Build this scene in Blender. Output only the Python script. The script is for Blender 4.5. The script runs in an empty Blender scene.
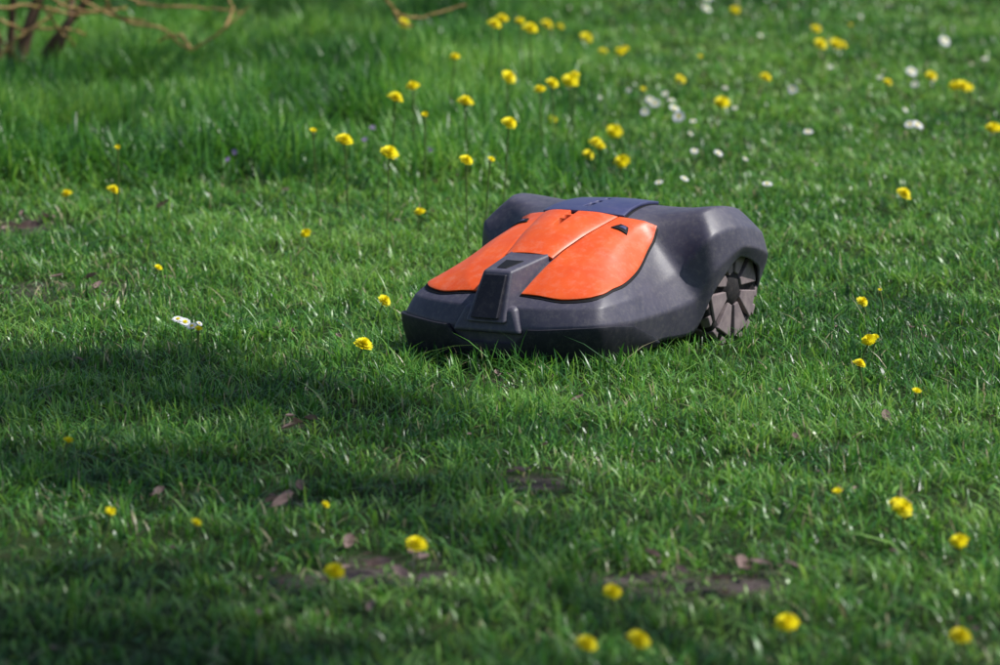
import bpy, math, random
import numpy as np
from mathutils import Vector, Matrix
from mathutils.bvhtree import BVHTree
random.seed(7); rng=np.random.default_rng(7)
scene=bpy.context.scene
scene.view_settings.view_transform='Standard'; scene.view_settings.look='None'; scene.view_settings.exposure=0

# ------------------------------------------------------------------ helpers
def link(o,parent=None):
    scene.collection.objects.link(o)
    if parent: o.parent=parent
    return o
def mesh_obj(name,verts,faces,mats=(),parent=None,smooth=True,midx=None):
    me=bpy.data.meshes.new(name); me.from_pydata([tuple(v) for v in verts],[],faces)
    for m in mats: me.materials.append(m)
    if midx is not None: me.polygons.foreach_set('material_index',midx)
    if smooth: me.polygons.foreach_set('use_smooth',[True]*len(me.polygons))
    me.update(); o=bpy.data.objects.new(name,me); return link(o,parent)
class NB:
    def __init__(s,mat): s.t=mat.node_tree; s.n=s.t.nodes; s.l=s.t.links
    def add(s,typ,**kw):
        n=s.n.new(typ)
        for k,v in kw.items():
            if k.startswith('i_'):
                key=k[2:]; key=int(key) if key.isdigit() else key.replace('_',' ')
                n.inputs[key].default_value=v
            else: setattr(n,k,v)
        return n
    def c(s,a,b): s.l.new(a,b)
def new_mat(name):
    m=bpy.data.materials.new(name); m.use_nodes=True; return m,NB(m),m.node_tree.nodes['Principled BSDF']
def ramp(nb,stops):
    r=nb.add('ShaderNodeValToRGB'); e=r.color_ramp.elements
    while len(e)<len(stops): e.new(0.5)
    for el,(p,c) in zip(e,stops): el.position=p; el.color=(*c,1)
    return r
def plastic(name,c1,c2,rough,scale=14,bump=0.05,dust=(0.3,0.27,0.24),dustamt=0.25,spec=0.5):
    m,nb,b=new_mat(name)
    tc=nb.add('ShaderNodeTexCoord')
    n1=nb.add('ShaderNodeTexNoise',i_Scale=scale,i_Detail=6.0,i_Roughness=0.65); nb.c(tc.outputs['Object'],n1.inputs['Vector'])
    r=ramp(nb,[(0.3,c1),(0.7,c2)]); nb.c(n1.outputs['Fac'],r.inputs[0])
    n2=nb.add('ShaderNodeTexNoise',i_Scale=scale*5,i_Detail=8.0,i_Roughness=0.75); nb.c(tc.outputs['Object'],n2.inputs['Vector'])
    r2=ramp(nb,[(0.48,(0,0,0)),(0.75,(1,1,1))]); nb.c(n2.outputs['Fac'],r2.inputs[0])
    mm=nb.add('ShaderNodeMath',operation='MULTIPLY'); nb.c(r2.outputs[0],mm.inputs[0]); mm.inputs[1].default_value=dustamt
    mx=nb.add('ShaderNodeMixRGB'); nb.c(mm.outputs[0],mx.inputs[0]); nb.c(r.outputs[0],mx.inputs[1]); mx.inputs[2].default_value=(*dust,1)
    nb.c(mx.outputs[0],b.inputs['Base Color']); b.inputs['Specular IOR Level'].default_value=spec
    mr=nb.add('ShaderNodeMapRange'); nb.c(n1.outputs['Fac'],mr.inputs[0]); mr.inputs[3].default_value=rough-0.08; mr.inputs[4].default_value=rough+0.12
    nb.c(mr.outputs[0],b.inputs['Roughness'])
    n3=nb.add('ShaderNodeTexNoise',i_Scale=260.0,i_Detail=2.0); nb.c(tc.outputs['Object'],n3.inputs['Vector'])
    bp=nb.add('ShaderNodeBump',i_Strength=bump*4,i_Distance=0.001); nb.c(n3.outputs['Fac'],bp.inputs['Height']); nb.c(bp.outputs[0],b.inputs['Normal'])
    return m

M_shell=plastic('shell_plastic',(0.050,0.046,0.072),(0.085,0.077,0.112),0.47,dustamt=0.3)
M_hatch=plastic('hatch_plastic',(0.040,0.046,0.13),(0.058,0.062,0.16),0.42,dustamt=0.15)
M_dark=plastic('bumper_rubber',(0.008,0.008,0.016),(0.016,0.016,0.028),0.55,dustamt=0.12,spec=0.35)
M_black=plastic('gap_black',(0.006,0.006,0.008),(0.01,0.01,0.012),0.6,dustamt=0.0,spec=0.2)
M_orange=plastic('orange_plastic',(0.80,0.080,0.007),(0.90,0.125,0.012),0.44,scale=9,dust=(0.85,0.36,0.24),dustamt=0.35)
M_tire=plastic('tire_rubber',(0.014,0.012,0.014),(0.03,0.027,0.03),0.75,dust=(0.2,0.16,0.14),dustamt=0.3,spec=0.2)
M_hub=plastic('muddy_wheel',(0.17,0.13,0.14),(0.31,0.245,0.25),0.75,scale=25,dust=(0.38,0.30,0.27),dustamt=0.6,spec=0.3)

# ------------------------------------------------------------------ camera geometry
CAM=Vector((0,-11.7,1.65)); PITCH=math.radians(7.85); F=200/36*1000
def at(px,py,z=0.0):
    x=(px-500)/F; v=-(py-332.5)/F
    d=Vector((x,math.cos(PITCH)+v*math.sin(PITCH),-math.sin(PITCH)+v*math.cos(PITCH)))
    t=(z-CAM.z)/d.z
    p=CAM+d*t; return p
cd=bpy.data.cameras.new('camera'); cam=bpy.data.objects.new('camera',cd); link(cam)
cam.location=CAM; cam.rotation_euler=(math.pi/2-PITCH,0,0); cd.lens=200; cd.sensor_width=36; cd.clip_end=2000; cd.clip_start=0.5
cd.dof.use_dof=True; cd.dof.focus_distance=11.5; cd.dof.aperture_fstop=5.2
scene.camera=cam

# ------------------------------------------------------------------ light
AZ=math.radians(8); EL=math.radians(54)
S=Vector((math.cos(AZ)*math.cos(EL),math.sin(AZ)*math.cos(EL),math.sin(EL)))
w=bpy.data.worlds.new('World'); scene.world=w; w.use_nodes=True
wn=w.node_tree.nodes; sky=wn.new('ShaderNodeTexSky'); sky.sky_type='NISHITA'; sky.sun_disc=False
sky.sun_elevation=EL; sky.sun_rotation=math.atan2(S.x,S.y)
w.node_tree.links.new(sky.outputs[0],wn['Background'].inputs[0]); wn['Background'].inputs[1].default_value=0.10
sl=bpy.data.lights.new('sun','SUN'); sl.energy=5.0; sl.angle=math.radians(0.53); sl.color=(1,0.98,0.94)
so=bpy.data.objects.new('sun',sl); link(so); so.rotation_euler=S.to_track_quat('Z','Y').to_euler(); so.location=S*30

# ------------------------------------------------------------------ noise
_perm=rng.random((256,256))
def vnoise(x,y,s):
    x=np.asarray(x)*s+100.3; y=np.asarray(y)*s+57.7
    xi=np.floor(x).astype(int); yi=np.floor(y).astype(int); fx=x-xi; fy=y-yi
    fx=fx*fx*(3-2*fx); fy=fy*fy*(3-2*fy)
    g=lambda a,b:_perm[a%256,b%256]
    return (g(xi,yi)*(1-fx)+g(xi+1,yi)*fx)*(1-fy)+(g(xi,yi+1)*(1-fx)+g(xi+1,yi+1)*fx)*fy
def gh(x,y):
    x=np.asarray(x,float); y=np.asarray(y,float)
    d=np.sqrt((x-0.17)**2+y**2); k=np.clip((d-0.7)/1.2,0,1)
    return 0.035*(vnoise(x,y,0.7)-0.5)*k+0.016*(vnoise(x,y,3)-0.5)*k
# px, py, rx, ry, strength
soil_px=[(690,588,95,15,1),(390,572,60,16,1),(300,582,40,10,.75),(528,484,34,8,.85),(70,292,75,9,.55),(450,181,28,8,.8),(20,228,32,8,.65),(285,502,18,8,.85),
 (295,430,18,5,.65),(905,138,26,4,.4),(500,384,26,4,.45),(250,190,30,6,.5),(610,172,18,4,.6),(920,340,18,4,.4),(745,578,40,10,.95),(610,405,30,4,.3),(830,450,30,4,.3),(160,500,30,5,.35)]
soil_w=[]
for px,py,rx,ry,st_ in soil_px:
    a=at(px,py); b=at(px+rx,py); c=at(px,py-ry); d=at(px,py+ry)
    soil_w.append((a.x,a.y,abs(b.x-a.x),abs(c.y-d.y)/2,st_))
def soild(x,y):
    m=np.zeros_like(np.asarray(x,float))
    for cx,cy,rx,ry,st_ in soil_w:
        d=((x-cx)/rx)**2+((y-cy)/ry)**2
        m=np.maximum(m,np.clip(1.7-d,0,1)*st_)
    return m
def soil(x,y):
    nz=0.5*vnoise(x,y,13)+0.5*vnoise(x,y,31)
    return np.clip(soild(x,y)*np.clip((nz-0.22)*3.0,0,1),0,1)
def tallmask(x,y):
    e=2.65+0.7*(vnoise(x,y*0,1.3)-0.5)*2
    xr=0.12+0.5*(vnoise(x*0,y,0.8)-0.5)*2
    return np.clip((y-e)/0.6,0,1)*np.clip((xr-x)/0.5+0.4,0,1)

# ------------------------------------------------------------------ ground
def axis(lo,hi,step,far):
    a=list(np.arange(lo,hi,step)); g=step; v=hi
    while v<far: a.append(v); g*=1.35; v+=g
    g=step; v=lo-step
    while v>-far: a.insert(0,v); g*=1.35; v-=g
    return np.array(a)
gx=axis(-3,3,0.05,600); gy=axis(-5,11,0.05,600)
X,Y=np.meshgrid(gx,gy); Z=gh(X,Y)
V=np.stack([X.ravel(),Y.ravel(),Z.ravel()],1)
nx,ny=len(gx),len(gy)
I=(np.arange(ny-1)[:,None]*nx+np.arange(nx-1)[None]).ravel()
me=bpy.data.meshes.new('ground'); me.vertices.add(len(V)); me.vertices.foreach_set('co',V.ravel())
Q=np.stack([I,I+1,I+nx+1,I+nx],1); me.loops.add(Q.size); me.loops.foreach_set('vertex_index',Q.ravel())
me.polygons.add(len(Q)); me.polygons.foreach_set('loop_start',np.arange(len(Q))*4)
me.update(calc_edges=True)
at_=me.attributes.new('soil','FLOAT','POINT'); at_.data.foreach_set('value',soil(X,Y).ravel().astype(np.float32))
gm,nb,b=new_mat('lawn_soil')
tc=nb.add('ShaderNodeTexCoord')
n1=nb.add('ShaderNodeTexNoise',i_Scale=9.0,i_Detail=8.0,i_Roughness=0.7); nb.c(tc.outputs['Object'],n1.inputs['Vector'])
r1=ramp(nb,[(0.3,(0.015,0.033,0.008)),(0.55,(0.03,0.055,0.012)),(0.75,(0.065,0.06,0.03))]); nb.c(n1.outputs['Fac'],r1.inputs[0])
n2=nb.add('ShaderNodeTexNoise',i_Scale=60.0,i_Detail=6.0,i_Roughness=0.7); nb.c(tc.outputs['Object'],n2.inputs['Vector'])
r2=ramp(nb,[(0.3,(0.05,0.036,0.036)),(0.6,(0.16,0.12,0.12)),(0.8,(0.30,0.24,0.235))]); nb.c(n2.outputs['Fac'],r2.inputs[0])
aa=nb.add('ShaderNodeAttribute',attribute_name='soil')
mx=nb.add('ShaderNodeMixRGB'); nb.c(aa.outputs['Fac'],mx.inputs[0]); nb.c(r1.outputs[0],mx.inputs[1]); nb.c(r2.outputs[0],mx.inputs[2])
nb.c(mx.outputs[0],b.inputs['Base Color']); b.inputs['Roughness'].default_value=0.95; b.inputs['Specular IOR Level'].default_value=0.15
bp=nb.add('ShaderNodeBump',i_Strength=0.8,i_Distance=0.02); nb.c(n2.outputs['Fac'],bp.inputs['Height']); nb.c(bp.outputs[0],b.inputs['Normal'])
me.materials.append(gm); link(bpy.data.objects.new('ground',me))

# ------------------------------------------------------------------ mower transform
TH=math.radians(30); MO=np.array([0.168,0.055]); MS=0.975
HX=np.array([-math.sin(TH),-math.cos(TH)]); LY=np.array([math.cos(TH),-math.sin(TH)])
def tolocal(x,y):
    dx=x-MO[0]; dy=y-MO[1]
    return (dx*HX[0]+dy*HX[1])/MS, (dx*LY[0]+dy*LY[1])/MS

# ------------------------------------------------------------------ grass
def grass_mesh(name,x,y,h,wd,lean,tint,mat):
    n=len(x); z=gh(x,y)
    a=rng.random(n)*2*np.pi; fa=a+np.pi/2+(rng.random(n)-0.5)*1.4
    dx,dy=np.cos(a),np.sin(a); sx,sy=np.cos(fa),np.sin(fa)
    lv=[0,0.4,0.75,1.0]; ww=[0.8,1.0,0.7,0.0]
    P=np.zeros((n,7,3),np.float32); k=0
    for li,(s,wf) in enumerate(zip(lv,ww)):
        cx=x+dx*lean*h*s**1.7; cy=y+dy*lean*h*s**1.7; cz=z-0.004+h*s*(1-0.45*np.minimum(lean,1.4)*s*0.7)
        if li<3:
            for sg in (-1,1):
                P[:,k,0]=cx+sg*sx*wd*wf/2; P[:,k,1]=cy+sg*sy*wd*wf/2; P[:,k,2]=cz; k+=1
        else:
            P[:,k,0]=cx; P[:,k,1]=cy; P[:,k,2]=cz
    base=(np.arange(n)*7)[:,None]
    L=(base+np.array([0,1,3,2,2,3,5,4,4,5,6])[None]).astype(np.int32).ravel()
    st=((np.arange(n)*11)[:,None]+np.array([0,4,8])[None]).ravel().astype(np.int32)
    me=bpy.data.meshes.new(name); me.vertices.add(n*7); me.vertices.foreach_set('co',P.ravel())
    me.loops.add(len(L)); me.loops.foreach_set('vertex_index',L)
    me.polygons.add(len(st)); me.polygons.foreach_set('loop_start',st)
    me.update(calc_edges=True)
    me.polygons.foreach_set('use_smooth',np.ones(len(st),bool))
    t=me.attributes.new('tint','FLOAT','POINT'); t.data.foreach_set('value',np.repeat(tint,7).astype(np.float32))
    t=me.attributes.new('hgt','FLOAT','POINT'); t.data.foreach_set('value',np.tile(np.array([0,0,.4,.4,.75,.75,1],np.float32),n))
    me.materials.append(mat)
    return link(bpy.data.objects.new(name,me))
def grass_mat(name,stops):
    m,nb,b=new_mat(name)
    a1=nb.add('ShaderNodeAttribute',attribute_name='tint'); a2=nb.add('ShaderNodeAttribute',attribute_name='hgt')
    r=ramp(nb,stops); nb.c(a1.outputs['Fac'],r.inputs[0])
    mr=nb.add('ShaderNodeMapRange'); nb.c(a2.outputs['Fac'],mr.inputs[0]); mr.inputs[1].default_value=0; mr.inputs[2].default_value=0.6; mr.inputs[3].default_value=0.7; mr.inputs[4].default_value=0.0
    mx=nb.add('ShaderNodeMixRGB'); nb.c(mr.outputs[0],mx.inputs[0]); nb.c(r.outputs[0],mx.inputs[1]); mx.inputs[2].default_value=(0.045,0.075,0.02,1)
    nb.c(mx.outputs[0],b.inputs['Base Color']); b.inputs['Roughness'].default_value=0.38; b.inputs['Specular IOR Level'].default_value=0.5
    tr=nb.add('ShaderNodeBsdfTranslucent'); hs=nb.add('ShaderNodeHueSaturation',i_Value=1.6,i_Saturation=1.05); hs.inputs['Hue'].default_value=0.485
    nb.c(mx.outputs[0],hs.inputs['Color']); nb.c(hs.outputs[0],tr.inputs['Color'])
    ms=nb.add('ShaderNodeMixShader'); ms.inputs[0].default_value=0.3; nb.c(b.outputs[0],ms.inputs[1]); nb.c(tr.outputs[0],ms.inputs[2])
    nb.c(ms.outputs[0],nb.n['Material Output'].inputs['Surface']); return m
M_grass=grass_mat('grass_blade',[(0.0,(0.014,0.07,0.014)),(0.3,(0.045,0.178,0.026)),(0.6,(0.105,0.31,0.040)),(0.92,(0.24,0.45,0.085)),(0.96,(0.45,0.40,0.23))])
def scatter(y0,y1,dens,mul,add):
    n=int((y1-y0)*2*(mul*((y0+y1)/2+11.7)+add)*dens)
    y=rng.uniform(y0,y1,int(n*1.3)); hm=mul*(y1+11.7)+add
    x=rng.uniform(-1,1,len(y))*hm; k=np.abs(x)<mul*(y+11.7)+add
    return x[k],y[k]
xs=[];ys=[];hs_=[];ws=[];ls=[];ts=[]
def addb(x,y,h,w_,l,t):
    xs.append(x);ys.append(y);hs_.append(h);ws.append(w_);ls.append(l);ts.append(t)
for (y0,y1,dens,wid) in [(-6,-4.1,2000,0.0046),(-4.1,-1.8,4300,0.0036),(-1.8,2.0,6500,0.0031),(2.0,4.5,4300,0.0040),(4.5,8.6,2900,0.0054),(8.6,12,1200,0.008)]:
    x,y=scatter(y0,y1,dens,0.104,0.2)
    thin=vnoise(x,y,2.3)*0.5+vnoise(x,y,7.5)*0.5      # worn / lush variation
    cl=vnoise(x,y,17)*0.6+vnoise(x,y,6)*0.4; so_=soil(x,y); near=np.maximum(soild(x,y+0.12),soild(x,y))
    keep=(rng.random(len(x))>so_*0.95)&(rng.random(len(x))<(0.3+1.2*cl)*np.clip(0.35+1.5*thin,0,1))
    x,y,cl,so_,near,thin=x[keep],y[keep],cl[keep],so_[keep],near[keep],thin[keep]; n=len(x)
    h=(0.013+0.052*cl**1.4*(0.6+0.8*thin)+0.014*rng.random(n))*(1-0.5*near)
    odd=rng.random(n)<0.045; h=np.where(odd,h*1.7,h)
    lx,ly=tolocal(x,y)
    foot=(lx>-0.37)&(lx<0.43)&(np.abs(ly)<0.29)
    foot2=(lx>-0.35)&(lx<0.37)&(np.abs(ly)<0.25)
    skirt=(lx>0.30)&(lx<0.60)&(np.abs(ly)<0.33)&~foot
    skirt|=(np.abs(ly)>0.26)&(np.abs(ly)<0.38)&(lx>-0.35)&(lx<0.45)&~foot
    h=np.where(foot2,np.minimum(h,0.028),h); h=np.where(foot&~foot2,np.minimum(h*1.3,0.06),h); h=np.where(skirt,h*1.18+0.004,h)
    wheel=(np.abs(lx+0.2)<0.05)&(np.abs(np.abs(ly)-0.24)<0.035); h=np.where(wheel,0.01,h)
    wd=wid*(0.5+0.9*rng.random(n)); br=rng.random(n)<0.06; wd=np.where(br,wd*2.3,wd); h=np.where(br,h*0.8,h)
    lean=rng.random(n)**1.1*1.6+0.1
    big=vnoise(x,y,0.9)*0.35+vnoise(x,y,3.1)*0.35+vnoise(x,y,10)*0.3
    t=np.clip(0.85*rng.random(n)**1.15+1.35*(big-0.5)+0.12,0,0.92); dry=rng.random(n)<(0.022+0.3*np.maximum(so_,near*.4)+0.07*np.clip(.4-thin,0,1)*2); t=np.where(dry,1.0,t)
    addb(x,y,h,wd,lean,t)
# long unmown grass at the back
x,y=scatter(2.0,9.5,4600,0.108,0.3)
tm=tallmask(x,y); far=np.clip((y-5)/5,0,1)
tuft=0.6*vnoise(x,y,3.6)+0.4*vnoise(x,y,1.5)
k=(rng.random(len(x))<tm*(1-0.35*far)*np.clip((tuft-.25)*2.4,0.03,1)); x,y,tm,tuft=x[k],y[k],tm[k],tuft[k]; n=len(x)
h=(0.03+0.25*np.clip(tuft-.1,0,1)*vnoise(x,y,7)**.5+0.07*rng.random(n))*(0.35+0.65*tm)
addb(x,y,h,0.0056*(0.5+0.9*rng.random(n)),rng.random(n)**1.3*1.3+0.1,np.clip(0.75*rng.random(n)+0.9*(vnoise(x,y,2.5)-.5)+.13,0,0.92))
# thinner cover to the sides
x=rng.uniform(-6,6,80000); y=rng.uniform(-8,14,80000); k=np.abs(x)>0.10*(y+11.7)+0.15
k|=(y<-5.8)|(y>11.5)
x,y=x[k],y[k]; n=len(x)
addb(x,y,0.03+0.035*rng.random(n),0.010*(0.6+0.8*rng.random(n)),rng.random(n)*1.3,np.clip(rng.random(n),0,0.92))
cat=np.concatenate
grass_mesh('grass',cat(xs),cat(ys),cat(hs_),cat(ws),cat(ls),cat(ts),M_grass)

# ------------------------------------------------------------------ robotic mower
mower=bpy.data.objects.new('robotic_lawn_mower',None); link(mower)
mower.location=(MO[0],MO[1],0); mower.rotation_euler=(0,0,math.atan2(HX[1],HX[0])); mower.scale=(MS,MS,MS)
# rings from the bottom edge to the crown: front centre -> side -> rear centre
C=[
 [(.388,0,.030),(.374,.12,.030),(.328,.224,.030),(.22,.240,.035),(.05,.236,.035),(-.060,.254,.04),(-.098,.285,.13),(-.19,.297,.195),(-.295,.290,.16),(-.345,.25,.08),(-.355,.12,.06),(-.36,0,.06)],
 [(.398,0,.090),(.388,.12,.092),(.338,.238,.100),(.22,.258,.098),(.05,.250,.10),(-.048,.264,.115),(-.086,.296,.178),(-.19,.308,.218),(-.32,.300,.188),(-.364,.25,.13),(-.37,.12,.1),(-.372,0,.1)],
 [(.382,0,.132),(.367,.12,.132),(.316,.228,.136),(.2,.240,.142),(.06,.222,.148),(-.035,.228,.176),(-.076,.284,.248),(-.19,.296,.262),(-.318,.286,.236),(-.352,.235,.2),(-.358,.12,.18),(-.362,0,.18)],
 [(.35,0,.152),(.34,.1,.152),(.290,.214,.155),(.18,.220,.160),(.06,.201,.178),(-.035,.180,.230),(-.112,.240,.298),(-.19,.252,.305),(-.295,.240,.286),(-.33,.19,.255),(-.334,.1,.24),(-.335,0,.236)],
 [(.25,0,.205),(.24,.07,.205),(.2,.137,.203),(.13,.152,.222),(.05,.145,.248),(-.02,.140,.270),(-.085,.152,.291),(-.15,.16,.297),(-.2,.145,.295),(-.235,.1,.290),(-.25,.05,.289),(-.255,0,.289)],
 [(.13,0,.258),(.125,.03,.258),(.10,.05,.264),(.06,.055,.274),(.03,.055,.282),(0,.055,.290),(-.05,.055,.298),(-.1,.05,.302),(-.13,.04,.303),(-.15,.03,.303),(-.16,.015,.303),(-.165,0,.303)],
 [(.11,0,.266),(.105,0,.267),(.09,0,.272),(.06,0,.280),(.03,0,.287),(0,0,.294),(-.05,0,.300),(-.08,0,.302),(-.11,0,.304),(-.13,0,.304),(-.14,0,.304),(-.145,0,.304)],
]
C=np.array(C)
def cr(p0,p1,p2,p3,t,lin=0.0):
    c=0.5*((2*p1)+(-p0+p2)*t+(2*p0-5*p1+4*p2-p3)*t*t+(-p0+3*p1-3*p2+p3)*t**3)
    return c*(1-lin)+lin*(p1+(p2-p1)*t)
def ring_at(k,j):
    sgn=-1 if j<0 else 1; j=abs(j); N=11
    i=min(int(j),N-1); f=j-i
    def g(q):
        if q<0: v=C[k][-q].copy(); v[1]*=-1; return v
        if q>N: v=C[k][2*N-q].copy(); v[1]*=-1; return v
        return C[k][q]
    p=cr(g(i-1),g(i),g(i+1),g(i+2),f,0.35).copy(); p[1]*=sgn; return p
def Sf(j,t):
    K=len(C)-1; i=max(0,min(int(t),K-1)); f=t-i
    R=[ring_at(max(0,min(K,q)),j) for q in (i-1,i,i+1,i+2)]
    if i==0: R[0]=2*R[1]-R[2]
    return cr(*R,f,0.82 if i<4 else 0.1)
NJ=88; NT=54
verts=[];faces=[]
js=[11*i/NJ for i in range(NJ+1)]; full=js+[-j for j in js[-2:0:-1]]
for ti in range(NT+1):
    for j in full: verts.append(Sf(j,6*ti/NT))
M_=len(full)
for ti in range(NT):
    for i in range(M_):
        a=ti*M_+i; b_=ti*M_+(i+1)%M_
        faces.append((a,b_,b_+M_,a+M_))
shell=mesh_obj('shell',verts,faces,[M_shell],mower)
bv=BVHTree.FromPolygons([tuple(v) for v in verts],faces)
md=shell.modifiers.new('thick','SOLIDIFY'); md.thickness=0.005; md.offset=-1
def proj(x,y,off):
    h=bv.ray_cast(Vector((x,y,1)),Vector((0,0,-1)))
    if h[0] is None: return Vector((x,y,0.15))
    n=h[1]
    if n.z<0: n=-n
    return h[0]+n*off
def slab(name,P,mat,thick,parent=mower,bevel=0.0015):
    a=len(P);b_=len(P[0]); vs=[p for r in P for p in r]; fs=[]
    for i in range(a-1):
        for j in range(b_-1): fs.append((i*b_+j,i*b_+j+1,(i+1)*b_+j+1,(i+1)*b_+j))
    o=mesh_obj(name,vs,fs,[mat],parent)
    import bmesh
    bm=bmesh.new(); bm.from_mesh(o.data); bmesh.ops.remove_doubles(bm,verts=bm.verts,dist=1e-5)
    c=sum((f.normal.dot((f.calc_center_median()).normalized()) for f in bm.faces))
    if c<0: bmesh.ops.reverse_faces(bm,faces=bm.faces)
    bm.to_mesh(o.data); bm.free()
    m=o.modifiers.new('t','SOLIDIFY'); m.thickness=thick; m.offset=-1
    if bevel:
        m=o.modifiers.new('b','BEVEL'); m.width=bevel; m.segments=2; m.limit_method='ANGLE'; m.angle_limit=math.radians(50)
    return o
def interp(pts,u):
    n=len(pts)-1; s=u*n; i=min(int(s),n-1); f=s-i
    g=lambda q:np.array(pts[max(0,min(n,q))],float)
    return cr(g(i-1),g(i),g(i+1),g(i+2),f)
def plan_patch(name,inner,outer,off,thick,mat,nv=36,nu=19,sg=1,offin=None):
    G=[]
    for v in range(nv+1):
        a=interp(inner,v/nv); b_=interp(outer,v/nv); row=[]
        for u in range(nu+1):
            p=a+(b_-a)*(u/nu)
            q=u/nu; fold=min(q/0.42,(1-q)/0.58)*0.009*math.sin(math.pi*min(1,v/nv*1.1)) if offin is not None else 0
            row.append(proj(p[0],p[1]*sg,off+fold))
        G.append(row)
    return slab(name,G,mat,thick)
lob_in=[(.342,.052),(.30,.054),(.25,.058),(.215,.062),(.18,.064),(.13,.072),(.08,.078),(.03,.086),(-.015,.092)]
lob_out=[(.340,.085),(.332,.152),(.293,.209),(.228,.212),(.17,.208),(.11,.197),(.055,.184),(.0,.171),(-.050,.166)]
cen_r=[(.218,.058),(.18,.062),(.13,.070),(.08,.077),(.03,.085),(-.012,.091)]
for sg,nm in ((1,'left'),(-1,'right')):
    plan_patch('hood_gap_'+nm,[(a+.004,b-.003) for a,b in lob_in],[(a+(.006 if i<3 else 0),b+.005) for i,(a,b) in enumerate(lob_out)],.0015,.004,M_black,sg=sg)
    plan_patch('hood_panel_'+nm,lob_in,lob_out,.0045,.005,M_orange,sg=sg,offin=1)
# raised centre crown of the hood
G=[]
for v in range(31):
    e=interp(cen_r,v/30); row=[]
    for u in range(21):
        q=(u/20)*2-1
        xr=e[0]+(v/30)*0.028*(1-q*q)
        row.append(proj(xr,e[1]*q,.0115-0.006*abs(q)**5))
    G.append(row)
slab('hood_centre',G,M_orange,.010)
# rear hatch
def hatch_grid(x0f,x1,hy0,hy1,off):
    G=[]
    for v in range(25):
        f=v/24; row=[]
        for u in range(25):
            q=(u/24)*2-1; hy=hy0+(hy1-hy0)*f
            xa=x0f+0.028*(1-q*q); x=xa+(x1-xa)*f
            row.append(proj(x,hy*q,off))
        G.append(row)
    return G
slab('hatch_gap',hatch_grid(-.018,-.232,.106,.082,.001),M_black,.003)
slab('hatch',hatch_grid(-.022,-.226,.100,.076,.008),M_hatch,.007)
# grip openings in the hood: black trapezoid inlays following the panel imitate the shade inside
for sg in (1,-1):
    def og(s,off,ox=0,oy=0):
        G=[]
        for v in range(9):
            row=[]
            for u in range(9):
                a=(u/8-.5)*2; b_=(v/8-.5)*2
                # panel fold height at this place, so that the inlay stays just proud of it
                X_=.030+ox+b_*.013*s; Y_=.122+oy+a*.014*s*(1+.35*b_)
                vv=min(1,max(0,(.80+(.030-X_)*1.6))); qi=.086; qo=.176; q=min(1,max(0,(Y_-qi)/(qo-qi)))
                fold=min(q/0.42,(1-q)/0.58)*0.009*math.sin(math.pi*min(1,vv*1.1))
                row.append(proj(X_,Y_*sg,.0045+fold+off))
            G.append(row)
        return G
    slab('grip_shade_inlay',og(1.0,.0016),M_black,.003,bevel=0); slab('grip_tab',og(.45,.0026,-.003,.002),M_hatch,.0015,bevel=0)
# bumper : offset skin following the shell
def btop(j):
    j=abs(j)
    pts=[(0,.48),(.45,.48),(.62,.62),(.80,1.0),(2.3,1.0),(2.9,.90),(3.55,.35),(3.75,.12)]
    for (a,va),(b_,vb) in zip(pts,pts[1:]):
        if j<=b_: return va+(vb-va)*(j-a)/(b_-a)
    return pts[-1][1]
def normal_S(j,t):
    e=.02; du=Sf(j+e,t)-Sf(j-e,t); dv=Sf(j,t+e)-Sf(j,max(0,t-e))
    n=np.cross(du,dv); n/=np.linalg.norm(n)+1e-9
    p=Sf(j,t)
    if n[0]*p[0]+n[1]*p[1]<0: n=-n
    return n
G=[]
for i in range(151):
    j=-3.75+7.5*i/150; row=[]
    tt=btop(j)
    for k in range(9):
        f=k/8; t=tt*f; n=normal_S(j,max(min(t,.9),.05)); bul=.011+.003*math.sin(math.pi*f)
        p=Sf(j,t)+n*bul
        if k==0: p=p+np.array([0,0,-.004])
        row.append(Vector(p))
    G.append(row)
slab('bumper',G,M_dark,.011,bevel=.002)
# nose spine
def hexa(name,bot,top,mat,bev=.006,seg=3):
    vs=[Vector(p) for p in bot+top]; fs=[(3,2,1,0),(4,5,6,7),(0,1,5,4),(1,2,6,5),(2,3,7,6),(3,0,4,7)]
    o=mesh_obj(name,vs,fs,[mat],mower,smooth=True)
    m=o.modifiers.new('b','BEVEL'); m.width=bev; m.segments=seg
    m=o.modifiers.new('w','WEIGHTED_NORMAL'); m.keep_sharp=True
    return o
hexa('nose_spine',[(.412,-.048,.100),(.412,.048,.100),(.18,.072,.13),(.18,-.072,.13)],[(.356,-.034,.206),(.356,.034,.206),(.175,.054,.236),(.175,-.054,.236)],M_shell,.006)
hexa('nose_base',[(.409,-.085,.078),(.409,.085,.078),(.30,.09,.078),(.30,-.09,.078)],[(.391,-.060,.132),(.391,.060,.132),(.30,.07,.152),(.30,-.07,.152)],M_shell,.010)
hexa('nose_window',[(.417,-.033,.110),(.417,.033,.110),(.37,.033,.110),(.37,-.033,.110)],[(.3665,-.027,.199),(.3665,.027,.199),(.33,.027,.199),(.33,-.027,.199)],M_dark,.003)
hexa('nose_badge',[(.338,-.012,.2070),(.338,.012,.2070),(.28,.022,.2140),(.28,-.022,.2140)],[(.338,-.012,.2105),(.338,.012,.2105),(.28,.022,.2200),(.28,-.022,.2200)],M_black,.001,1)
# dark underbody box, unseen, added to block light under the shell
hexa('chassis_light_block',[(.34,-.19,.045),(.34,.19,.045),(-.33,.17,.05),(-.33,-.17,.05)],[(.30,-.17,.11),(.30,.17,.11),(-.29,.17,.2),(-.29,-.17,.2)],M_black,.01)
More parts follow.
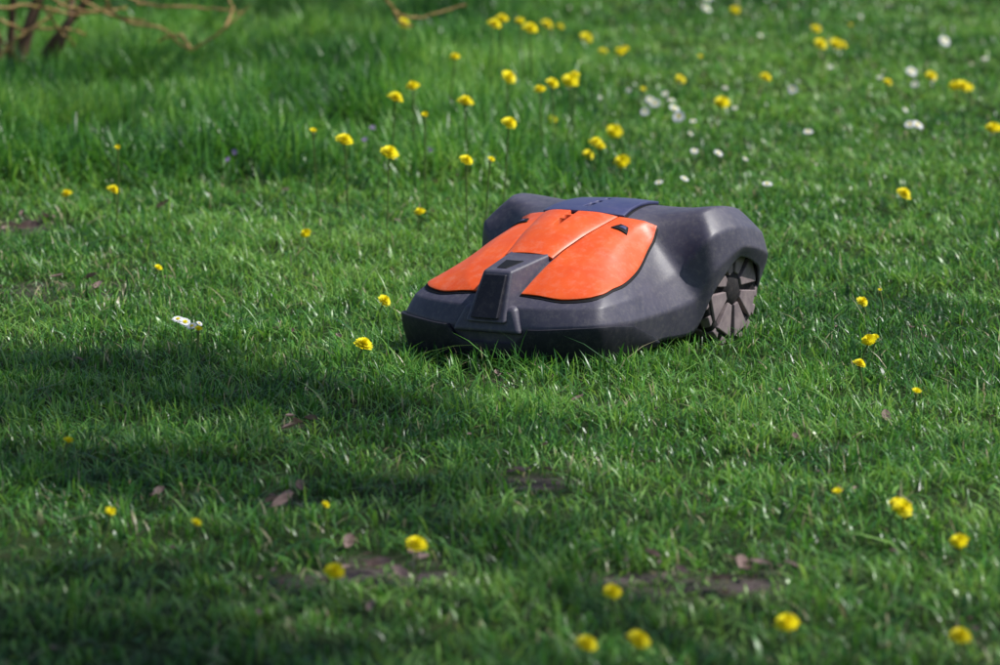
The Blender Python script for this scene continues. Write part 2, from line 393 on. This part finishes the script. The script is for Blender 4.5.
# wheels
def lathe(prof,n,cx,cy,cz,sg):
    vs=[];fs=[]
    for (r,yy) in prof:
        for i in range(n):
            a=2*math.pi*i/n; vs.append((cx+r*math.cos(a),cy+yy*sg,cz+r*math.sin(a)))
    for k in range(len(prof)-1):
        for i in range(n): fs.append((k*n+i,k*n+(i+1)%n,(k+1)*n+(i+1)%n,(k+1)*n+i))
    return vs,fs
def wheel(name,cx,cy,sg,R,W):
    e=bpy.data.objects.new(name,None); link(e,mower)
    vs,fs=lathe([(R*.2,-W/2),(R*.9,-W/2),(R*.97,-W*.4),(R*.97,W*.35),(R*.93,W*.47),(R*.80,W*.5),(R*.76,W*.40),(R*.34,W*.36),(R*.3,W*.5),(R*.06,W*.52),(0.0005,W*.52)],48,cx,cy,R,sg)
    mesh_obj(name+'_tire',vs,fs,[M_tire],e)
    vs=[];fs=[]
    def block(r0,r1,a0,a1,y0,y1,tw=0):
        b=len(vs)
        for yy,ta in ((y0,0),(y1,tw)):
            for r,aa_ in ((r0,a0),(r1,a0*.5+a1*.5-(a1-a0)*.62),(r1,a0*.5+a1*.5+(a1-a0)*.62),(r0,a1)):
                vs.append((cx+r*math.cos(aa_+ta),cy+yy*sg,R+r*math.sin(aa_+ta)))
        for f in ((0,1,2,3),(7,6,5,4),(0,4,5,1),(1,5,6,2),(2,6,7,3),(3,7,4,0)): fs.append(tuple(b+q for q in f))
    n=8
    for i in range(n):
        a=2*math.pi*i/n+.2; block(R*.30,R*.88,a,a+2*math.pi/n*.62,W*.36,W*.58)
    n=18
    for i in range(n):
        a=2*math.pi*i/n; block(R*.90,R*1.01,a,a+2*math.pi/n*.5,W*.06,W*.50,.08); block(R*.90,R*1.01,a+.15,a+.15+2*math.pi/n*.5,-W*.48,-W*.03,-.08)
    o=mesh_obj(name+'_lugs',vs,fs,[M_hub],e,smooth=False); m=o.modifiers.new('b','BEVEL'); m.width=.002; m.segments=2
    return e
wheel('rear_wheel_left',-.205,.243,1,.122,.056); wheel('rear_wheel_right',-.205,-.243,-1,.122,.056)
wheel('front_caster_left',.21,.13,1,.045,.035); wheel('front_caster_right',.21,-.13,-1,.045,.035)

# ------------------------------------------------------------------ flowers
def simple_mat(name,c1,c2,rough,trans=0.0,scale=80):
    m,nb,b=new_mat(name); tc=nb.add('ShaderNodeTexCoord')
    n1=nb.add('ShaderNodeTexNoise',i_Scale=float(scale),i_Detail=3.0); nb.c(tc.outputs['Object'],n1.inputs['Vector'])
    r=ramp(nb,[(0.3,c1),(0.7,c2)]); nb.c(n1.outputs['Fac'],r.inputs[0]); nb.c(r.outputs[0],b.inputs['Base Color']); b.inputs['Roughness'].default_value=rough
    b.inputs['Specular IOR Level'].default_value=0.2
    if trans:
        tr=nb.add('ShaderNodeBsdfTranslucent'); nb.c(r.outputs[0],tr.inputs['Color']); ms=nb.add('ShaderNodeMixShader'); ms.inputs[0].default_value=trans
        nb.c(b.outputs[0],ms.inputs[1]); nb.c(tr.outputs[0],ms.inputs[2]); nb.c(ms.outputs[0],nb.n['Material Output'].inputs['Surface'])
    return m
M_yel=simple_mat('dandelion_yellow',(0.90,0.74,0.005),(0.94,0.86,0.01),0.6,0.2)
M_stem=simple_mat('stem_green',(0.10,0.18,0.04),(0.18,0.22,0.07),0.5,0.1)
M_white=simple_mat('daisy_white',(0.8,0.8,0.82),(0.86,0.86,0.86),0.6,0.15)
M_violet=simple_mat('violet_petal',(0.24,0.16,0.34),(0.32,0.24,0.42),0.6,0.15)
M_leafbrown=simple_mat('dead_leaf',(0.12,0.07,0.06),(0.36,0.25,0.22),0.6,0.15,30)
class MB:
    def __init__(s): s.v=[];s.f=[];s.m=[]
    def face(s,pts,mi):
        b=len(s.v); s.v+= [tuple(p) for p in pts]; s.f.append(tuple(range(b,b+len(pts)))); s.m.append(mi)
    def tube(s,pts,rad,n,mi):
        b=len(s.v); pts=[Vector(p) for p in pts]
        for i,p in enumerate(pts):
            d=(pts[min(i+1,len(pts)-1)]-pts[max(i-1,0)]).normalized()
            a=d.cross(Vector((0.3,0.9,0.1))).normalized(); c=d.cross(a)
            for k in range(n):
                an=2*math.pi*k/n; s.v.append(tuple(p+(a*math.cos(an)+c*math.sin(an))*rad[i]))
        for i in range(len(pts)-1):
            for k in range(n):
                s.f.append((b+i*n+k,b+i*n+(k+1)%n,b+(i+1)*n+(k+1)%n,b+(i+1)*n+k)); s.m.append(mi)
    def build(s,name,mats,parent=None): return mesh_obj(name,s.v,s.f,mats,parent,True,s.m)
def rosette(mb,c,tilt,R,rows,mi,wid):
    rot=Matrix.Rotation(tilt[0],3,'X')@Matrix.Rotation(tilt[1],3,'Y')
    for (n,r,up,rise) in rows:
        for i in range(n):
            a=2*math.pi*(i+random.random()*.6)/n; L=R*r*random.uniform(.85,1.08); w_=R*wid
            d=Vector((math.cos(a),math.sin(a),0)); s=Vector((-math.sin(a),math.cos(a),0))
            p0=Vector((0,0,up*R))*0.4; p1=d*L*.55+Vector((0,0,R*(up+rise*.7))); p2=d*L+Vector((0,0,R*(up+rise)))
            P=[p0-s*w_*.3,p0+s*w_*.3,p1+s*w_*.5,p2+s*w_*.42,p2-s*w_*.42,p1-s*w_*.5]
            mb.face([c+rot@q for q in (P[0],P[1],P[2],P[5])],mi); mb.face([c+rot@q for q in (P[5],P[2],P[3],P[4])],mi)
dmb=MB()
yel=[(363,346,1.1),(384,301,.8),(420,219,.8),(306,237,.7),(157,270,.65),(67,196,.8),(113,193,.9),(344,145,1.2),(389,161,1.25),(395,103,1.2),(413,90,1),
(465,107,1.25),(466,166,.9),(490,167,.65),(509,129,1.05),(508,80,1.2),(530,32,1.3),(494,28,1.2),(502,22,1.1),(546,28,1.2),(403,28,1.1),(586,41,1.2),(570,81,1.3),(552,84,1),(614,131,1.25),
(596,147,1.15),(622,163,1.15),(588,158,.85),(620,55,.9),(643,92,.6),(603,55,.8),(680,80,.9),(722,102,1.25),(735,15,1),(765,80,1),(820,48,1.2),(836,48,1.2),(842,49,.9),(816,33,.9),(903,195,1.1),
(962,87,1.2),(955,86,1),(968,88,.9),(931,78,1),(887,84,.8),(993,130,1.1),(997,130,.9),(862,302,.7),(869,341,.85),(875,340,.65),(859,365,.75),(916,395,.6),(838,494,.6),(902,509,.95),(897,505,.75),(959,545,.82),(960,650,.9),(787,635,.98),
(612,601,.78),(638,652,.95),(586,655,.85),(416,552,1.0),(335,576,.88),(324,507,.5),(195,522,.62),(110,511,.6),(68,442,.65),(198,331,.6),(540,93,.9),(313,136,.65),(118,150,.5),(552,120,.8),(425,122,.6),(880,290,.3),(455,60,.8),
(520,24,.8),(560,30,.7),(575,75,.8),(600,150,.8),(625,52,.7),(700,60,.5),(850,30,.5)]
for px,py,s in yel:
    z=0.055+0.02*random.random(); g=at(px,py,z)
    if tallmask(np.array([g.x]),np.array([g.y]))[0]>.5: z=0.19+.06*random.random(); g=at(px,py,z)
    c=g.copy(); c.z=z+float(gh(g.x,g.y)); R=0.0195*s
    tl=(random.uniform(.15,.9),random.uniform(-.3,.6))
    if s<.7:
        rosette(dmb,c,tl,R,[(16,.8,.1,.55),(12,.5,.3,.6)],0,.22)
    else:
        rosette(dmb,c,tl,R,[(26,1.0,.0,.12),(22,.85,.12,.25),(18,.62,.22,.38),(12,.35,.3,.5)],0,.2)
    rosette(dmb,c-Vector((0,0,R*.25)),tl,R,[(10,.5,-.1,.2)],1,.25)
    b0=Vector((c.x+random.uniform(-.02,.02),c.y+random.uniform(-.02,.02),0)); mid=(b0+c)/2+Vector((random.uniform(-.006,.006),0,.004))
    dmb.tube([b0,mid,c-Vector((0,0,R*.1))],[.0022,.002,.0024],6,1)
dmb.build('dandelions',[M_yel,M_stem])
wmb=MB()
wh=[(655,104,1.3),(645,112,1.1),(674,109,1.4),(679,118,1.5),(693,122,.8),(690,133,.7),(793,91,1.2),(808,133,1.1),(718,154,1.1),(767,186,1.1),(659,184,.9),(684,180,.9),(706,15,1.4),(708,3,1.3),(944,45,1.6),(911,74,1.4),(915,86,1),
(933,80,1),(910,126,1.3),(917,127,1.4),(694,152,.9),(178,320,1),(185,323,1.1),(192,327,.9),(199,324,.6),(671,101,.9),(735,107,.7),(629,92,.6),(650,101,1.1),(880,80,.7),(745,160,.6),(860,20,.8),(760,40,.8),(905,110,.7),(985,60,.9),(600,100,.5),(830,70,.7),(665,95,.8),(725,90,.7)]
for px,py,s in wh:
    z=0.054; g=at(px,py,z); c=Vector((g.x,g.y,z+float(gh(g.x,g.y)))); R=.0125*s; tl=(random.uniform(.3,1.0),random.uniform(-.3,.6))
    rosette(wmb,c,tl,R,[(15,1,.05,.15),(13,.9,.1,.25)],0,.34); rosette(wmb,c+Vector((0,0,R*.12)),tl,R,[(10,.36,.15,.1),(7,.2,.2,.1)],1,.22)
    wmb.tube([(c.x,c.y,0),c],[.001,.001],5,2)
wmb.build('daisies',[M_white,M_yel,M_stem])
vmb=MB()
for px,py in [(235,152),(228,160),(365,140),(372,128),(430,150)]:
    z=0.10; g=at(px,py,z); c=Vector((g.x,g.y,z)); rosette(vmb,c,(random.uniform(.5,1.2),random.uniform(-.4,.4)),.009,[(5,1,.1,.2)],0,.75); vmb.tube([(c.x,c.y,0),c],[.001,.001],5,1)
vmb.build('violets',[M_violet,M_stem])
# dead leaves
lmb=MB()
def leaf(c,R):
    a=random.uniform(0,6.28); rot=Matrix.Rotation(a,3,'Z')@Matrix.Rotation(random.uniform(-.6,.6),3,'X')@Matrix.Rotation(random.uniform(-.6,.6),3,'Y')
    pts=[(-1,0),(-.5,.42),(.1,.5),(.6,.3),(1,0),(.6,-.3),(.1,-.5),(-.5,-.42)]
    cu=random.uniform(.2,.9)
    P=[c+rot@Vector((x*R*random.uniform(.85,1.1),y*R,abs(y)*R*cu+x*x*R*.3*cu)) for x,y in pts]
    m=[c+rot@Vector((x*R,0,x*x*R*.3*cu)) for x in (-.5,.1,.6)]
    for f in ((P[0],m[0],P[1]),(P[1],m[0],m[1],P[2]),(P[2],m[1],m[2],P[3]),(P[3],m[2],P[4]),(P[4],m[2],P[5]),(P[5],m[2],m[1],P[6]),(P[6],m[1],m[0],P[7]),(P[7],m[0],P[0])): lmb.face(f,0)
for (cx,cy,rx,ry,st_) in soil_w:
    for i in range(int((6+150*rx*ry)*st_)):
        x=random.gauss(cx,rx*.5); y=random.gauss(cy,ry*.5); leaf(Vector((x,y,.012+float(gh(x,y))+random.random()*.018)),random.uniform(.005,.022))
for px,py,s in [(886,416,1.2),(652,462,.9),(372,606,1.1),(164,205,1.6),(230,156,1.4),(240,195,1.6),(285,190,1.5),(365,143,1),(545,445,.6),(720,470,.5),(780,390,.5),(290,428,1.1),(283,500,1.6),(610,172,1.6),(460,178,2),(440,184,1.8),(30,228,2),(10,226,2),(720,580,1.6),(755,578,1.3),(400,572,1.8),(380,565,1.5)]:
    g=at(px,py,.03); leaf(Vector((g.x,g.y,.03)),.016*s)
for i in range(200):
    y=random.uniform(-4,9); x=random.uniform(-1,1)*.11*(y+11.7); lx,ly=tolocal(x,y)
    if abs(lx)<.45 and abs(ly)<.33: continue
    leaf(Vector((x,y,.018+float(gh(x,y))+random.random()*.014)),random.uniform(.004,.012))
lmb.build('dead_leaves',[M_leafbrown])

# ------------------------------------------------------------------ trees
M_bark=simple_mat('bark',(0.09,0.055,0.035),(0.24,0.14,0.09),0.85,0,12)
M_twig=simple_mat('twig',(0.26,0.14,0.06),(0.48,0.33,0.13),0.7,0,30)
M_tleaf=simple_mat('tree_leaf',(0.04,0.09,0.015),(0.07,0.14,0.03),0.5,0.3,10)
def tree(name,base,h,targets,zc,nleaf,trunk_r):
    root=bpy.data.objects.new(name,None); link(root)
    mb=MB(); lf=MB(); base=Vector(base)
    pts=[base+Vector((0.06*math.sin(i*1.3),0.05*math.cos(i*1.9),h*i/6)) for i in range(7)]; pts[0].z=-.1
    mb.tube(pts,[trunk_r*(1.35 if i==0 else 1-.09*i) for i in range(7)],12,0)
    for (gxp,gyp,r,dn) in targets:
        z=zc+random.uniform(-.5,.7); c=Vector((gxp,gyp,0))+S*(z/S.z)
        st=pts[random.choice([4,5,6])]
        m1=st.lerp(c,.4)+Vector((random.uniform(-.2,.2),random.uniform(-.2,.2),.25)); m2=st.lerp(c,.75)+Vector((0,0,.15))
        mb.tube([st,m1,m2,c],[trunk_r*.2,trunk_r*.12,trunk_r*.07,.006],7,0)
        for t in range(7):
            e=c+Vector((random.gauss(0,1),random.gauss(0,1),random.gauss(0,.6)))*r*.6
            mb.tube([m2.lerp(c,.5+.5*random.random()),(m2+e)/2*.4+e*.6+Vector((0,0,.03)),e],[.008,.005,.003],5,0)
        for i in range(int(nleaf*dn)):
            v=Vector((random.gauss(0,.42),random.gauss(0,.42),random.gauss(0,.35)))*r; p=c+v
            s=random.uniform(.022,.042)
            q=Vector((random.gauss(0,1),random.gauss(0,1),random.gauss(0,1))).normalized(); u=q.orthogonal().normalized(); w_=q.cross(u)
            lf.face([p-u*s,p+w_*s*.5,p+u*s,p-w_*s*.5],0)
    mb.build('trunk_and_limbs',[M_bark],root); lf.build('leaves',[M_tleaf],root)
def tg(px,py,r,d=1.0):
    g=at(px,py,.03); return (g.x,g.y,r,d)
T1=[tg(30,355,.26,1.3),tg(110,362,.24,1.3),tg(190,372,.24,1.1),tg(60,388,.24,1.2),tg(150,392,.22,.8),tg(280,385,.23,.9),tg(370,398,.22,.7),tg(10,450,.24,1.2),tg(110,458,.22,1.2),tg(190,448,.18,.6),
 tg(440,474,.2,.7),tg(340,482,.2,.5),tg(50,560,.22,.7),tg(20,610,.25,1.3),tg(90,625,.25,1.3),tg(30,660,.28,1.3),tg(150,655,.25,1),tg(230,650,.22,.6),tg(130,560,.22,.6),tg(320,645,.2,.4),
 tg(-60,620,.35,1.2),tg(-40,400,.3,1.2),tg(230,590,.18,.3),tg(-20,690,.3,1.2),tg(200,345,.16,.4),tg(530,520,.16,.25)]
tree('shade_tree',(4.9,-6.2,0),4.9,T1,5.2,400,.16)
T2=[tg(20,20,.45,1),tg(110,25,.45,1),tg(200,15,.45,1.1),tg(270,25,.4,1.2),tg(340,12,.4,1.2),tg(410,25,.3,1.1),tg(60,80,.4,.8),tg(20,130,.3,.5),tg(-60,60,.6),tg(480,12,.25,.5),tg(250,70,.25,.5),tg(330,55,.25,.5),tg(150,90,.3,.4),tg(90,150,.2,.3)]
tree('shade_tree.001',(1.9,13.5,0),3.4,T2,3.6,380,.13)
# shrub with drooping twigs at the back left
root=bpy.data.objects.new('shrub',None); link(root); mb=MB(); lf=MB()
sb=at(18,92,0)
def pt(px,py,dy=0):
    x=(px-500)/F; v=-(py-332.5)/F; d=Vector((x,math.cos(PITCH)+v*math.sin(PITCH),-math.sin(PITCH)+v*math.cos(PITCH)))
    t=(sb.y+dy-CAM.y)/d.y; return CAM+d*t
stems=[((10,95),(28,30),(60,-60),.03),((20,92),(55,40),(130,-50),.022),((5,90),(-10,20),(-20,-70),.028),((0,100),(10,50),(15,-50),.02),((30,90),(70,20),(70,-80),.014)]
for a,m,b_,r in stems:
    A=pt(*a); A.z=-.02; P=[A,pt(*m,dy=random.uniform(-.1,.1)),pt(*b_,dy=random.uniform(-.3,.3))]
    PP=[Vector(interp([tuple(p) for p in P],i/8)) for i in range(9)]
    mb.tube(PP,[r*(1-.07*i) for i in range(9)],8,0)
twigs=[[(60,-20),(90,5),(130,22),(165,30),(190,48),(225,28),(250,5)],[(90,-25),(130,-2),(150,5),(205,8),(240,12)],[(-10,30),(10,50),(25,75),(45,100),(75,110)],[(190,48),(180,35),(160,40)],[(30,-10),(60,30),(75,45)],
 [(100,-20),(115,14),(150,22)],[(380,-15),(395,12),(420,18),(465,5)],[(-5,10),(30,5),(70,14),(110,8)],[(-5,60),(15,40),(45,20),(80,-10)],[(225,28),(232,12),(228,-6)],[(395,12),(400,22),(412,26)],[(0,20),(25,30),(60,28),(85,34)],[(40,-10),(70,8),(100,12),(125,8)]]
for tw in twigs:
    P=[tuple(pt(*q,dy=-.6+.05*i)) for i,q in enumerate(tw)]; n=len(P)*4
    PP=[Vector(interp(P,i/n))+Vector((random.gauss(0,.002),random.gauss(0,.006),random.gauss(0,.002))) for i in range(n+1)]
    mb.tube(PP,[.0062*(1-.5*i/n) for i in range(n+1)],6,1)
    for p in PP[::2]:
        s=.010; q=Vector((random.gauss(0,1),random.gauss(0,1),random.gauss(0,1))).normalized(); u=q.orthogonal().normalized(); w_=q.cross(u)
        p=p+q*.005; lf.face([p-u*s,p+w_*s*.6,p+u*s,p-w_*s*.6],0)
mb.build('stems',[M_bark,M_twig],root); lf.build('buds',[simple_mat('bud',(0.3,0.26,0.05),(0.45,0.4,0.1),0.5,.3)],root)
print('blades',sum(len(a) for a in xs))
